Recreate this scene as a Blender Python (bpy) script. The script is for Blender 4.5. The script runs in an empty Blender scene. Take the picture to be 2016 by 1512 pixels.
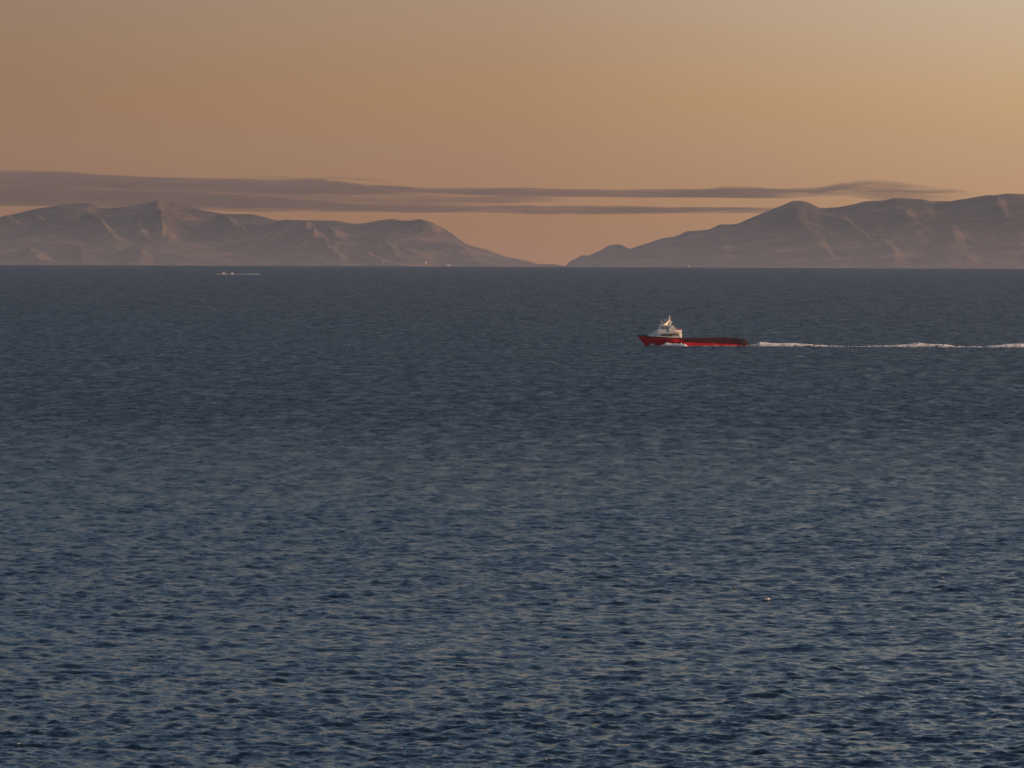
import bpy, bmesh, math, random
import numpy as np
from mathutils import Vector, Matrix, noise
from mathutils.bvhtree import BVHTree

random.seed(7)
SC = bpy.context.scene
COL = SC.collection
R = math.radians

# ------------------------------------------------------------------ camera
EARTH = 6371000.0
CAM_H = 53.0
FPX = 14000.0                                   # focal length in photo pixels (2016 wide)
cam_d = bpy.data.cameras.new('camera')
cam_d.sensor_width = 36.0
cam_d.lens = 36.0 * FPX / 2016.0
cam_d.clip_start = 1.0
cam_d.clip_end = 400000.0
cam = bpy.data.objects.new('camera', cam_d)
COL.objects.link(cam)
PITCH = math.atan(288.0 / FPX)
ROLL = math.atan(8.0 / 2016.0)
CM = (Matrix.Translation((0, 0, CAM_H)) @ Matrix.Rotation(math.pi / 2 - PITCH, 4, 'X') @ Matrix.Rotation(ROLL, 4, 'Z'))
cam.matrix_world = CM
SC.camera = cam
CR = CM.to_3x3()


def ray(u, v):
    return (CR @ Vector(((u - 1008.0) / FPX, (756.0 - v) / FPX, -1.0))).normalized()


def at_y(u, v, y):
    d = ray(u, v)
    return Vector((0, 0, CAM_H)) + d * (y / d.y)


def drop(x, y):
    return -(x * x + y * y) / (2 * EARTH)


def on_sea(u, v):
    """where the line of sight through (u, v) meets the mean sea"""
    d = ray(u, v)
    a = (d.x ** 2 + d.y ** 2) / (2 * EARTH)
    b = d.z
    t = (-b - math.sqrt(max(b * b - 4 * a * CAM_H, 0))) / (2 * a)
    return Vector((0, 0, CAM_H)) + d * t


# ------------------------------------------------------------------ light
SUN_ELEV, SUN_AZ = 7.0, -10.0      # azimuth measured from +X towards +Y
sd = Vector((math.cos(R(SUN_AZ)) * math.cos(R(SUN_ELEV)), math.sin(R(SUN_AZ)) * math.cos(R(SUN_ELEV)), math.sin(R(SUN_ELEV))))
sl = bpy.data.lights.new('sun', 'SUN')
sl.energy = 5.0
sl.angle = R(0.5)
sl.color = (1.0, 0.60, 0.34)
so = bpy.data.objects.new('sun', sl)
COL.objects.link(so)
so.rotation_euler = sd.to_track_quat('Z', 'Y').to_euler()
so.location = (3000, -500, 2000)

W = bpy.data.worlds.new('World')
SC.world = W
W.use_nodes = True
nt = W.node_tree
nt.nodes.clear()


def N(tree, typ, **kw):
    n = tree.nodes.new(typ)
    for k, v in kw.items():
        if k.startswith('i_'):
            key = k[2:]
            key = int(key) if key.isdigit() else key.replace('_', ' ')
            n.inputs[key].default_value = v
        else:
            setattr(n, k, v)
    return n


def math_n(tree, op, a, b=None, c=None, clamp=False):
    n = tree.nodes.new('ShaderNodeMath')
    n.operation = op
    n.use_clamp = clamp
    for i, q in enumerate((a, b, c)):
        if q is None:
            continue
        if isinstance(q, (int, float)):
            n.inputs[i].default_value = q
        else:
            tree.links.new(q, n.inputs[i])
    return n.outputs[0]


def ramp(tree, fac, stops, interp='LINEAR'):
    n = tree.nodes.new('ShaderNodeValToRGB')
    cr = n.color_ramp
    cr.interpolation = interp
    while len(cr.elements) < len(stops):
        cr.elements.new(0.5)
    for e, (p, c) in zip(cr.elements, stops):
        e.position = p
        e.color = (*c, 1) if len(c) == 3 else c
    tree.links.new(fac, n.inputs[0])
    return n.outputs[0]


def mixc(tree, fac, a, b, mode='MIX'):
    n = tree.nodes.new('ShaderNodeMix')
    n.data_type = 'RGBA'
    n.blend_type = mode
    n.clamp_factor = True
    if isinstance(fac, (int, float)):
        n.inputs[0].default_value = fac
    else:
        tree.links.new(fac, n.inputs[0])
    for i, q in ((6, a), (7, b)):
        if isinstance(q, tuple):
            n.inputs[i].default_value = (*q, 1) if len(q) == 3 else q
        else:
            tree.links.new(q, n.inputs[i])
    return n.outputs[2]


sky = N(nt, 'ShaderNodeTexSky', sky_type='NISHITA', sun_disc=False)
sky.sun_elevation = R(SUN_ELEV)
sky.sun_rotation = math.pi / 2 - R(SUN_AZ)
sky.altitude = 50
sky.air_density = 1.0
sky.dust_density = 2.0
sky.ozone_density = 1.0
tc = N(nt, 'ShaderNodeTexCoord')
sep = N(nt, 'ShaderNodeSeparateXYZ')
nt.links.new(tc.outputs['Generated'], sep.inputs[0])
zel = math_n(nt, 'MAXIMUM', sep.outputs[2], 0.0)
dot = nt.nodes.new('ShaderNodeVectorMath')
dot.operation = 'DOT_PRODUCT'
nt.links.new(tc.outputs['Generated'], dot.inputs[0])
dot.inputs[1].default_value = (math.cos(R(SUN_AZ)), math.sin(R(SUN_AZ)), 0)
# azimuth towards the sun: -1 .. 1  ->  0 .. 1
azf = N(nt, 'ShaderNodeMapRange', i_1=-1.0, i_2=1.0)
nt.links.new(dot.outputs['Value'], azf.inputs[0])
# dusty warm air in the lowest degrees, more golden and brighter towards the sun
WARM = 10.0
SKY_STOPS = [(0.0, (0.22, 0.145, 0.11)), (0.28, (0.27, 0.175, 0.12)), (0.378, (0.34, 0.219, 0.138)), (0.413, (0.46, 0.306, 0.19)), (0.448, (0.66, 0.503, 0.352)),
             (0.51, (0.85, 0.66, 0.45)), (0.65, (1.1, 0.85, 0.56)), (1.0, (1.6, 1.2, 0.7))]
warm = ramp(nt, azf.outputs[0], SKY_STOPS)
lift = ramp(nt, math_n(nt, 'MULTIPLY', zel, 10.0, clamp=True),
            [(0.0, (0.75, 0.49, 0.26)), (0.19, (0.92, 0.745, 0.475)), (0.375, (0.96, 1.0, 1.06)), (0.65, (0.92, 1.08, 1.32)), (1.0, (0.75, 1.0, 1.45))])
warm = mixc(nt, 1.0, warm, lift, 'MULTIPLY')
warm = mixc(nt, 1.0, warm, (WARM, WARM, WARM), 'MULTIPLY')
fall = math_n(nt, 'POWER', math.e, math_n(nt, 'MULTIPLY', math_n(nt, 'POWER', zel, 2.0), -1.0 / 0.115 ** 2))
skyc = mixc(nt, 1.0, sky.outputs[0], (1.03, 1.12, 1.42), 'MULTIPLY')
fin = mixc(nt, fall, skyc, warm)
bg = N(nt, 'ShaderNodeBackground')
bg.inputs['Strength'].default_value = 0.1
nt.links.new(fin, bg.inputs['Color'])
wo = N(nt, 'ShaderNodeOutputWorld')
nt.links.new(bg.outputs[0], wo.inputs['Surface'])

SC.view_settings.view_transform = 'Standard'
SC.view_settings.look = 'None'
SC.view_settings.gamma = 1.0
SC.view_settings.use_curve_mapping = False
SC.view_settings.exposure = 0.0
SC.render.engine = 'CYCLES'
SC.cycles.max_bounces = 6
SC.cycles.volume_bounces = 1
SC.cycles.use_denoising = True
SC.cycles.denoiser = 'OPENIMAGEDENOISE'
SC.cycles.denoising_input_passes = 'RGB_ALBEDO_NORMAL'
SC.cycles.denoising_prefilter = 'ACCURATE'
SC.cycles.use_adaptive_sampling = False
SC.cycles.sample_clamp_indirect = 4.0


# ------------------------------------------------------------------ helpers
def tag(o, label=None, cat=None, group=None, kind=None):
    if label: o['label'] = label
    if cat: o['category'] = cat
    if group: o['group'] = group
    if kind: o['kind'] = kind
    return o


def link(name, me, parent=None, mat=None):
    o = bpy.data.objects.new(name, me)
    COL.objects.link(o)
    if parent: o.parent = parent
    if mat and me and not me.materials: me.materials.append(mat)
    return o


def empty(name, loc, rz=0):
    o = bpy.data.objects.new(name, None)
    COL.objects.link(o)
    o.location = loc
    o.rotation_euler = (0, 0, rz)
    o.empty_display_size = 2
    return o


def grid_mesh(name, P, smooth=True, closed=False):
    """P: (rows, cols, 3) array"""
    nr, nc, _ = P.shape
    me = bpy.data.meshes.new(name)
    idx = np.arange(nr * nc).reshape(nr, nc)
    if closed:
        idx = np.concatenate([idx, idx[:, :1]], axis=1)
    a = idx[:-1, :-1].ravel(); b = idx[:-1, 1:].ravel(); c = idx[1:, 1:].ravel(); d = idx[1:, :-1].ravel()
    q = np.stack([a, b, c, d], 1)
    me.vertices.add(nr * nc)
    me.vertices.foreach_set('co', P.reshape(-1).astype(np.float32))
    me.loops.add(q.size)
    me.loops.foreach_set('vertex_index', q.ravel().astype(np.int32))
    me.polygons.add(len(q))
    me.polygons.foreach_set('loop_start', (np.arange(len(q)) * 4).astype(np.int32))
    if smooth:
        me.polygons.foreach_set('use_smooth', np.ones(len(q), dtype=bool))
    me.update(calc_edges=True)
    me.validate()
    return me


def new_mat(name):
    m = bpy.data.materials.new(name)
    m.use_nodes = True
    t = m.node_tree
    t.nodes.clear()
    out = t.nodes.new('ShaderNodeOutputMaterial')
    return m, t, out


def paint(name, col, rough=0.5, var=0.15, scale=1.2, metal=0.0, dirt=None):
    m, t, out = new_mat(name)
    tcn = N(t, 'ShaderNodeTexCoord')
    n1 = N(t, 'ShaderNodeTexNoise', i_Scale=scale, i_Detail=5.0)
    t.links.new(tcn.outputs['Object'], n1.inputs['Vector'])
    c2 = dirt or tuple(c * (1 - 2 * var) for c in col)
    fac = ramp(t, n1.outputs['Fac'], [(0.40, (0, 0, 0)), (0.72, (1, 1, 1))])
    c = mixc(t, math_n(t, 'MULTIPLY', fac, 0.6), col, c2)
    p = N(t, 'ShaderNodeBsdfPrincipled', i_Roughness=rough, i_Metallic=metal)
    t.links.new(c, p.inputs['Base Color'])
    t.links.new(p.outputs[0], out.inputs['Surface'])
    return m


def np_noise(x, y, seed=0, octs=4, lac=2.03, gain=0.5):
    """vectorised smooth value noise, about -1..1"""
    tot = np.zeros_like(x, dtype=np.float64); amp = 1.0; nrm = 0
    for o in range(octs):
        xi = np.floor(x).astype(np.int64); yi = np.floor(y).astype(np.int64)
        fx = x - xi; fy = y - yi
        fx = fx * fx * fx * (fx * (6 * fx - 15) + 10); fy = fy * fy * fy * (fy * (6 * fy - 15) + 10)
        def h(a, b):
            k = (a * 374761393 + b * 668265263 + (seed + o * 17) * 974634777) & 0xFFFFFFFF
            k = ((k ^ (k >> 13)) * 1274126177) & 0xFFFFFFFF
            k = k ^ (k >> 16)
            return (k & 0xFFFFFF) / float(0xFFFFFF) * 2 - 1
        v = (h(xi, yi) * (1 - fx) + h(xi + 1, yi) * fx) * (1 - fy) + (h(xi, yi + 1) * (1 - fx) + h(xi + 1, yi + 1) * fx) * fy
        tot += v * amp; nrm += amp
        amp *= gain; x = x * lac + 13.7; y = y * lac + 7.1
    return tot / nrm


# ------------------------------------------------------------------ sea
rng = np.random.default_rng(11)
NW = 120
lam = np.exp(np.linspace(math.log(1.1), math.log(46.0), NW)) * (1 + 0.03 * rng.standard_normal(NW))
kk = 2 * math.pi / lam
main_dir = R(-112.0)
spread = np.where(lam > 12, 0.45, 0.85)
th = main_dir + spread * rng.standard_normal(NW)
KX, KY = kk * np.cos(th), kk * np.sin(th)
slope = 0.045 * np.exp(-np.maximum(np.log(lam / 3.8), 0) ** 2 / 0.80) * (0.75 + 0.5 * rng.random(NW))
AMP = slope / kk
PH = rng.random(NW) * 2 * math.pi
CHOP = 0.95


def gust(x, y):
    return 1.0 + 0.38 * np_noise(x / 260.0 + 3, y / 420.0, seed=5, octs=3)


def waves(x, y, dr=None, dt=None):
    x = np.asarray(x, dtype=np.float64); y = np.asarray(y, dtype=np.float64)
    r = np.hypot(x, y) + 1e-6
    cx, cy = x / r, y / r
    z = np.zeros_like(x); ox = np.zeros_like(x); oy = np.zeros_like(x)
    for i in range(NW):
        ph = KX[i] * x + KY[i] * y + PH[i]
        w = AMP[i]
        if dr is not None:
            kr = np.abs(KX[i] * cx + KY[i] * cy) * dr / math.pi
            kt = np.abs(-KX[i] * cy + KY[i] * cx) * dt / math.pi
            w = AMP[i] * np.clip(1.9 - 2.0 * np.maximum(kr, kt), 0, 1)
        s = np.sin(ph); c = np.cos(ph)
        z += w * s
        ox += w * c * KX[i] / kk[i]
        oy += w * c * KY[i] / kk[i]
    g = gust(x, y)
    return z * g, ox * g * CHOP, oy * g * CHOP


def wave_z(x, y):
    r = math.hypot(x, y)
    dr = 0.62 * max(1, r / 700) ** 1.5
    z, _, _ = waves(np.array([x]), np.array([y]), np.array([dr]), np.array([0.3 * r / 1000]))
    return float(z[0]) + drop(x, y)


rs = [2.0, 60, 150, 250, 350, 430, 490, 530, 560]
r_ = 575.0
while r_ < 49400:
    rs.append(r_)
    r_ += 0.62 * max(1.0, r_ / 700.0) ** 1.5 if r_ > 640 else 3.0
rs = np.array(rs + [49500.0])
fine = np.linspace(-4.9, 4.9, 541)
side = 4.9 + np.cumsum(np.geomspace(0.03, 14.0, 36))
side = 4.9 + (side - 4.9) * (174.5 / (side[-1] - 4.9))
ang = np.concatenate([-side[::-1], fine, side])
ang = np.radians(90 - ang)
RR, AA = np.meshgrid(rs, ang, indexing='ij')
X = RR * np.cos(AA); Y = RR * np.sin(AA)
DR = np.gradient(rs)[:, None] * np.ones_like(RR)
DT = np.abs(np.gradient(ang))[None, :] * RR
wz, wx, wy = waves(X, Y, DR, DT)
P = np.stack([X + wx, Y + wy, wz - RR ** 2 / (2 * EARTH)], -1)
sea_me = grid_mesh('sea', P[:, ::-1], closed=True)

m, t, out = new_mat('sea_water')
tcn = N(t, 'ShaderNodeTexCoord')
geo = N(t, 'ShaderNodeNewGeometry')


def ripple(scale, sx=1.0, sy=1.0, det=2.0, rot=0.0):
    mp = N(t, 'ShaderNodeMapping')
    mp.inputs['Scale'].default_value = (sx, sy, 1)
    mp.inputs['Rotation'].default_value = (0, 0, rot)
    t.links.new(tcn.outputs['Object'], mp.inputs[0])
    n = N(t, 'ShaderNodeTexNoise', i_Scale=scale, i_Detail=det, i_Roughness=0.55)
    t.links.new(mp.outputs[0], n.inputs['Vector'])
    s = N(t, 'ShaderNodeVectorMath', operation='SUBTRACT')
    t.links.new(n.outputs['Color'], s.inputs[0])
    s.inputs[1].default_value = (0.5, 0.5, 0.5)
    return s.outputs[0]


def vscale(v, f):
    n = N(t, 'ShaderNodeVectorMath', operation='SCALE')
    t.links.new(v, n.inputs[0])
    if isinstance(f, (int, float)):
        n.inputs['Scale'].default_value = f
    else:
        t.links.new(f, n.inputs['Scale'])
    return n.outputs[0]


def vadd(a, b):
    n = N(t, 'ShaderNodeVectorMath', operation='ADD')
    t.links.new(a, n.inputs[0]); t.links.new(b, n.inputs[1])
    return n.outputs[0]


gn = N(t, 'ShaderNodeTexNoise', i_Scale=0.006, i_Detail=3.0)
t.links.new(tcn.outputs['Object'], gn.inputs['Vector'])
gm = N(t, 'ShaderNodeMapRange', i_1=0.3, i_2=0.7, i_3=0.75, i_4=1.25)
t.links.new(gn.outputs['Fac'], gm.inputs[0])
rip = vadd(vscale(ripple(0.75, 0.8, 0.8, 3.0, 0.5), 0.95), vscale(ripple(2.4, 1, 0.8, 2.0, -0.4), 0.50))
# waves too far off to be modelled one by one are carried by steeper ripples and a rougher surface
ln = N(t, 'ShaderNodeVectorMath', operation='LENGTH')
t.links.new(tcn.outputs['Object'], ln.inputs[0])
far = N(t, 'ShaderNodeMapRange', i_1=1500.0, i_2=8000.0, i_3=0.0, i_4=1.0)
mid = N(t, 'ShaderNodeMapRange', i_1=750.0, i_2=2150.0, i_3=0.0, i_4=1.0)
t.links.new(ln.outputs['Value'], mid.inputs[0])
t.links.new(ln.outputs['Value'], far.inputs[0])
rip = vscale(rip, math_n(t, 'MULTIPLY', gm.outputs[0], math_n(t, 'ADD', 1.0, math_n(t, 'MULTIPLY', mid.outputs[0], -0.55))))
# long gust streaks that show on the far water
gs = vscale(ripple(1.0, 0.07, 0.009, 4.0, 0.06), math_n(t, 'MULTIPLY', far.outputs[0], 0.90))
rip = vadd(vadd(rip, gs), vscale(ripple(1.0, 0.19, 0.045, 3.0, -0.1), math_n(t, 'MULTIPLY', mid.outputs[0], 0.90)))
rip = vadd(rip, vscale(ripple(1.0, 0.45, 0.17, 3.0, 0.15), math_n(t, 'MULTIPLY', mid.outputs[0], 1.15)))
flat = N(t, 'ShaderNodeVectorMath', operation='MULTIPLY')
t.links.new(rip, flat.inputs[0])
flat.inputs[1].default_value = (1, 1, 0)
nn = N(t, 'ShaderNodeVectorMath', operation='NORMALIZE')
t.links.new(vadd(geo.outputs['Normal'], flat.outputs[0]), nn.inputs[0])
p = N(t, 'ShaderNodeBsdfPrincipled', i_Roughness=0.30, i_IOR=1.333, distribution='GGX')
p.inputs['Base Color'].default_value = (0.002, 0.015, 0.026, 1)
t.links.new(nn.outputs[0], p.inputs['Normal'])
mp2 = N(t, 'ShaderNodeMapping')
mp2.inputs['Scale'].default_value = (0.20, 0.034, 1)
mp2.inputs['Rotation'].default_value = (0, 0, 0.08)
t.links.new(tcn.outputs['Object'], mp2.inputs[0])
sn = N(t, 'ShaderNodeTexNoise', i_Scale=1.0, i_Detail=5.0, i_Roughness=0.72)
t.links.new(mp2.outputs[0], sn.inputs['Vector'])
rough = math_n(t, 'ADD', 0.14, math_n(t, 'MULTIPLY', mid.outputs[0], math_n(t, 'ADD', 0.29, math_n(t, 'MULTIPLY', math_n(t, 'SUBTRACT', sn.outputs['Fac'], 0.5), 0.85))))
t.links.new(rough, p.inputs['Roughness'])
t.links.new(p.outputs[0], out.inputs['Surface'])
M_SEA = m
sea = link('sea', sea_me, mat=m)
tag(sea, 'dark blue choppy open sea reaching to the horizon', kind='structure')

# ------------------------------------------------------------------ islands
LEFT = [(-800, 505), (-560, 470), (-300, 452), (-150, 440), (0, 428), (40, 418), (70, 411), (105, 406), (130, 401), (150, 400.5), (175, 399.5), (185, 403),
        (195, 409), (205, 410.5), (225, 410), (260, 405), (285, 401), (300, 397), (309, 393.5), (313, 393), (325, 398), (345, 399),
        (365, 405), (395, 413), (440, 421), (500, 422), (530, 430), (551, 434.5), (560, 432.5), (610, 434), (660, 434), (690, 440),
        (715, 440), (745, 434), (775, 431), (790, 434), (810, 434), (828, 431), (850, 438), (880, 453), (920, 481), (950, 490),
        (961, 491), (975, 498), (1008, 509), (1011, 507.5), (1015, 509), (1040, 514), (1060, 520), (1080, 519.7), (1100, 521), (1112, 523), (1125, 528)]
RIGHT = [(1108, 528), (1115, 522), (1120, 516), (1124, 512), (1130, 511), (1145, 503), (1153, 501.5), (1157, 505), (1170, 497), (1180, 495),
         (1195, 485), (1208, 481), (1222, 481), (1232, 486), (1239, 490), (1270, 480), (1290, 474), (1300, 470), (1335, 464), (1352, 455),
         (1398, 452), (1415, 442), (1450, 441), (1500, 420), (1545, 402), (1562, 395), (1580, 395), (1597, 400), (1615, 410), (1650, 408),
         (1685, 401), (1703, 396), (1740, 395), (1760, 389), (1820, 392.5), (1835, 396), (1870, 396), (1915, 389), (1945, 384), (1962, 384),
         (1985, 381), (2016, 382), (2120, 392), (2250, 386), (2450, 420), (2700, 470), (2900, 510)]


CMI = np.array(CM.inverted())


def to_photo(X_, Y_, Z_):
    x = CMI[0, 0] * X_ + CMI[0, 1] * Y_ + CMI[0, 2] * Z_ + CMI[0, 3]
    y = CMI[1, 0] * X_ + CMI[1, 1] * Y_ + CMI[1, 2] * Z_ + CMI[1, 3]
    z = CMI[2, 0] * X_ + CMI[2, 1] * Y_ + CMI[2, 2] * Z_ + CMI[2, 3]
    return 1008 + FPX * x / -z, 756 - FPX * y / -z


# spurs that run from the crest down to the right, one for each sunlit flank of the left island:
# upper end (u, v), lower end (u, v), width of the shaded side, width of the sunlit side, height in metres
SPURS_L = [(150, 438, 240, 484, 46, 13, 85), (-14, 426, 34, 449, 34, 11, 50), (64, 440, 94, 466, 28, 13, 60), (38, 496, 88, 525, 34, 18, 60),
           (258, 432, 288, 480, 28, 13, 70), (300, 428, 326, 478, 22, 20, 85), (402, 444, 518, 496, 50, 17, 105), (542, 444, 668, 527, 64, 21, 150),
           (566, 484, 604, 512, 22, 12, 40), (735, 480, 796, 520, 34, 11, 45), (640, 500, 800, 528, 40, 16, 45), (690, 462, 870, 516, 40, 12, 40),
           (800, 428, 872, 474, 36, 42, 80), (860, 480, 960, 522, 34, 12, 30), (610, 446, 700, 490, 40, 16, 45), (130, 492, 175, 524, 40, 12, 40), (262, 494, 280, 524, 34, 10, 40)]
SPURS_R = [(1560, 400, 1600, 480, 50, 14, 30), (1655, 425, 1712, 480, 40, 10, 42), (1590, 450, 1650, 520, 50, 12, 30), (1955, 385, 1985, 440, 40, 14, 45),
           (1780, 410, 1812, 460, 44, 12, 28), (1738, 470, 1770, 525, 50, 16, 28), (1400, 445, 1440, 520, 70, 14, 18), (1860, 440, 1910, 520, 60, 14, 24)]


def island(name, prof, yc, front, back, seed, nx, ny, spur_dx, lam_s, spur_amp, spurs=(), wide=1.0, tall=1.0):
    us = np.array([q[0] for q in prof], float); vs = np.array([q[1] for q in prof], float)
    u = np.linspace(us[0], us[-1], nx)
    v = np.interp(u, us, vs)
    # gentle smoothing so that the polyline corners do not show
    k = np.array([1, 2, 3, 2, 1.]) / 9
    v = np.convolve(np.pad(v, 2, mode='edge'), k, mode='valid')
    v += 0.5 * np_noise(u / 9.0, u * 0, seed=seed, octs=3)
    H = np.zeros(nx); XC = np.zeros(nx)
    for i in range(nx):
        q = at_y(u[i], v[i], yc)
        XC[i] = q.x
        H[i] = q.z - drop(q.x, yc)
    tt = np.concatenate([np.linspace(-1, 0, ny // 4, endpoint=False), np.linspace(0, 1, ny)])
    T, XX = np.meshgrid(tt, XC, indexing='ij')
    HH = np.ones_like(T) * H[None, :]
    Hs = np.convolve(np.pad(H, 30, mode='edge'), np.ones(61) / 61, mode='valid')
    tf = np.clip(T, 0, 1)
    YY = np.where(T < 0, yc - T * back, yc - tf * front)
    HB = HH * (1 - tf) ** 2 + (Hs[None, :]) * (1 - (1 - tf) ** 2)
    base = np.where(T < 0, HH * (1 + T) ** 0.8, HB * (1 - tf ** 1.15) ** 1.15)
    # spurs that leave the crest and run down to the shore
    s = (XX - spur_dx * tf * front) / lam_s + 0.45 * np_noise(XX / 900, YY / 900, seed=seed + 3, octs=2)
    rid = 1 - np.abs(np_noise(s, tf * 1.1 + 5, seed=seed + 1, octs=1)) * 2.0
    s2 = (XX - spur_dx * 0.6 * tf * front) / (lam_s * 0.33)
    rid2 = 1 - np.abs(np_noise(s2, YY / 700, seed=seed + 2, octs=3)) * 2.0
    env = (tf ** 0.9) * (1 - tf) ** 0.55 * 2.0
    det = spur_amp * (rid - 0.35) + spur_amp * 0.42 * (rid2 - 0.4)
    Z = base + env * det * (Hs[None, :] / 450.0)
    Z += 5 * np_noise(XX / 60, YY / 60, seed=seed + 8, octs=3) * np.clip(env, 0, 1)
    UU, VV = to_photo(XX * YY / yc * 0.35 + XX * 0.65, YY, base - (XX ** 2 + YY ** 2) / (2 * EARTH))
    wob = 2.2 * np_noise(UU / 17.0, VV / 9.0, seed=seed + 11, octs=3)
    for (u0, v0, u1, v1, wl, wr, hh) in spurs:
        wr, hh = wr * wide, hh * tall
        sp = (VV - v0) / (v1 - v0)
        d = UU + wob - (u0 + (u1 - u0) * sp) - 4 * np.sin(sp * 7 + u0)
        side_ = np.where(d < 0, np.clip(1 + d / wl, 0, 1) ** 1.3, np.clip(1 - d / wr, 0, 1))
        Z += np.where(tf > 0.02, hh * side_ * np.clip(sp * 4, 0, 1) * np.clip((1.06 - sp) * 1.6, 0, 1), 0) * (0.9 + 0.25 * np_noise(UU / 14, VV / 7, seed=seed + 9, octs=2))
    # nothing in front may rise above the crest line as seen from the sea
    Z = np.maximum(Z, 2.0 * (1 - np.abs(T)))
    Z = np.where(np.abs(T) >= 0.999, -20, Z)
    seaz = -(XX ** 2 + YY ** 2) / (2 * EARTH)
    ZW = Z + seaz
    lim = CAM_H + (H + drop(0, yc) - CAM_H)[None, :] * (YY / yc) - 4 * np.clip(tf * 20, 0, 1)
    ZW = np.where(T > 0, np.minimum(ZW, np.maximum(lim, seaz + 2)), ZW)
    XF = XX * YY / yc * 0.35 + XX * 0.65
    Pp = np.stack([XF, YY, ZW], -1)
    me = grid_mesh(name, Pp[:, ::-1])
    o = link(name, me)
    return o


m, t, out = new_mat('island_ground')
tcn = N(t, 'ShaderNodeTexCoord')
n1 = N(t, 'ShaderNodeTexNoise', i_Scale=0.0035, i_Detail=8.0, i_Roughness=0.62)
t.links.new(tcn.outputs['Object'], n1.inputs['Vector'])
n2 = N(t, 'ShaderNodeTexNoise', i_Scale=0.02, i_Detail=5.0, i_Roughness=0.6)
t.links.new(tcn.outputs['Object'], n2.inputs['Vector'])
mixf = math_n(t, 'ADD', math_n(t, 'MULTIPLY', n1.outputs['Fac'], 0.7), math_n(t, 'MULTIPLY', n2.outputs['Fac'], 0.3))
c = ramp(t, mixf, [(0.36, (0.030, 0.028, 0.026)), (0.47, (0.055, 0.044, 0.034)), (0.55, (0.13, 0.082, 0.050)), (0.66, (0.23, 0.14, 0.082))])
p = N(t, 'ShaderNodeBsdfPrincipled', i_Roughness=0.95)
p.inputs['Specular IOR Level'].default_value = 0.1
t.links.new(c, p.inputs['Base Color'])
t.links.new(p.outputs[0], out.inputs['Surface'])
M_ISL = m

isl_l = island('island', LEFT, 46000.0, 2600.0, 1500.0, 21, 760, 180, 0.42, 620.0, 30.0, SPURS_L, 2.6, 1.35)
isl_r = island('island', RIGHT, 47500.0, 2600.0, 1500.0, 44, 620, 150, 0.10, 420.0, 12.0, SPURS_R, 1.3, 0.9)
for o in (isl_l, isl_r):
    o.data.materials.append(M_ISL)
tag(isl_l, 'hazy mountainous island on the left with sunlit tan slopes', kind='structure')
tag(isl_r, 'hazy shadowed mountainous island rising to the right', kind='structure')

# pale outcrops and white buildings seen as specks on the slopes
M_ROCK = paint('pale_rock', (0.62, 0.52, 0.38), 0.9, 0.1, 0.05)
M_WALL = paint('white_wall', (0.8, 0.78, 0.72), 0.7, 0.05, 0.2)
M_ROOF = paint('pale_roof', (0.7, 0.66, 0.6), 0.7, 0.05, 0.2)
M_DARK = paint('window_glass', (0.02, 0.022, 0.025), 0.15, 0.0)


def bvh_of(o):
    me = o.data
    return BVHTree.FromPolygons([v.co[:] for v in me.vertices], [p.vertices[:] for p in me.polygons])


def outcrop(name, bv, u, v, sx, sz, tilt, label, seed):
    loc, nor, _, _ = bv.ray_cast(Vector((0, 0, CAM_H)), ray(u, v))
    if loc is None:
        return
    bm = bmesh.new()
    bmesh.ops.create_icosphere(bm, subdivisions=3, radius=1)
    for vv in bm.verts:
        n = noise.noise(vv.co * 1.7 + Vector((seed, 0, 0)))
        vv.co *= 1 + 0.45 * n
        vv.co = Vector((vv.co.x * sx, vv.co.y * 18, vv.co.z * sz))
    bmesh.ops.rotate(bm, verts=bm.verts, matrix=Matrix.Rotation(tilt, 3, 'Y'))
    me = bpy.data.meshes.new(name); bm.to_mesh(me); bm.free()
    o = link(name, me, mat=M_ROCK)
    o.location = loc + Vector((0, 2, 0))
    tag(o, label, 'rock')


def box_bm(bm, cx, cy, cz, sx, sy, sz, bevel=0.0):
    r = bmesh.ops.create_cube(bm, size=1.0)
    for v in r['verts']:
        v.co = Vector((v.co.x * sx + cx, v.co.y * sy + cy, v.co.z * sz + cz))
    return r['verts']


def bm_obj(name, bm, mat, parent=None, smooth=False):
    me = bpy.data.meshes.new(name)
    bmesh.ops.recalc_face_normals(bm, faces=bm.faces)
    bm.to_mesh(me); bm.free()
    if smooth:
        for p_ in me.polygons: p_.use_smooth = True
    return link(name, me, parent, mat)


def house(u, v, bv, w, hgt, label):
    loc, nor, _, _ = bv.ray_cast(Vector((0, 0, CAM_H)), ray(u, v))
    if loc is None:
        loc = at_y(u, v, 43400)
    e = empty('building', loc + Vector((0, 3, -1.0)))
    tag(e, label, 'building')
    bm = bmesh.new(); box_bm(bm, 0, 0, hgt / 2 - 2, w, 12, hgt + 4)
    bm_obj('wall', bm, M_WALL, e)
    bm = bmesh.new()
    pts = [(-w / 2 - .6, -6.6, hgt), (w / 2 + .6, -6.6, hgt), (w / 2 + .6, 6.6, hgt), (-w / 2 - .6, 6.6, hgt), (-w / 2 - .6, 0, hgt + 3.2), (w / 2 + .6, 0, hgt + 3.2)]
    vs_ = [bm.verts.new(q) for q in pts]
    for f in ((0, 1, 5, 4), (2, 3, 4, 5), (0, 4, 3), (1, 2, 5), (3, 2, 1, 0)):
        bm.faces.new([vs_[i] for i in f])
    bm_obj('roof', bm, M_ROOF, e)
    for k in range(3):
        bm = bmesh.new(); box_bm(bm, (k - 1) * w / 3.4, -6.02, hgt * .5, 1.6, .12, 1.8)
        bm_obj('window', bm, M_DARK, e)


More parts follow.
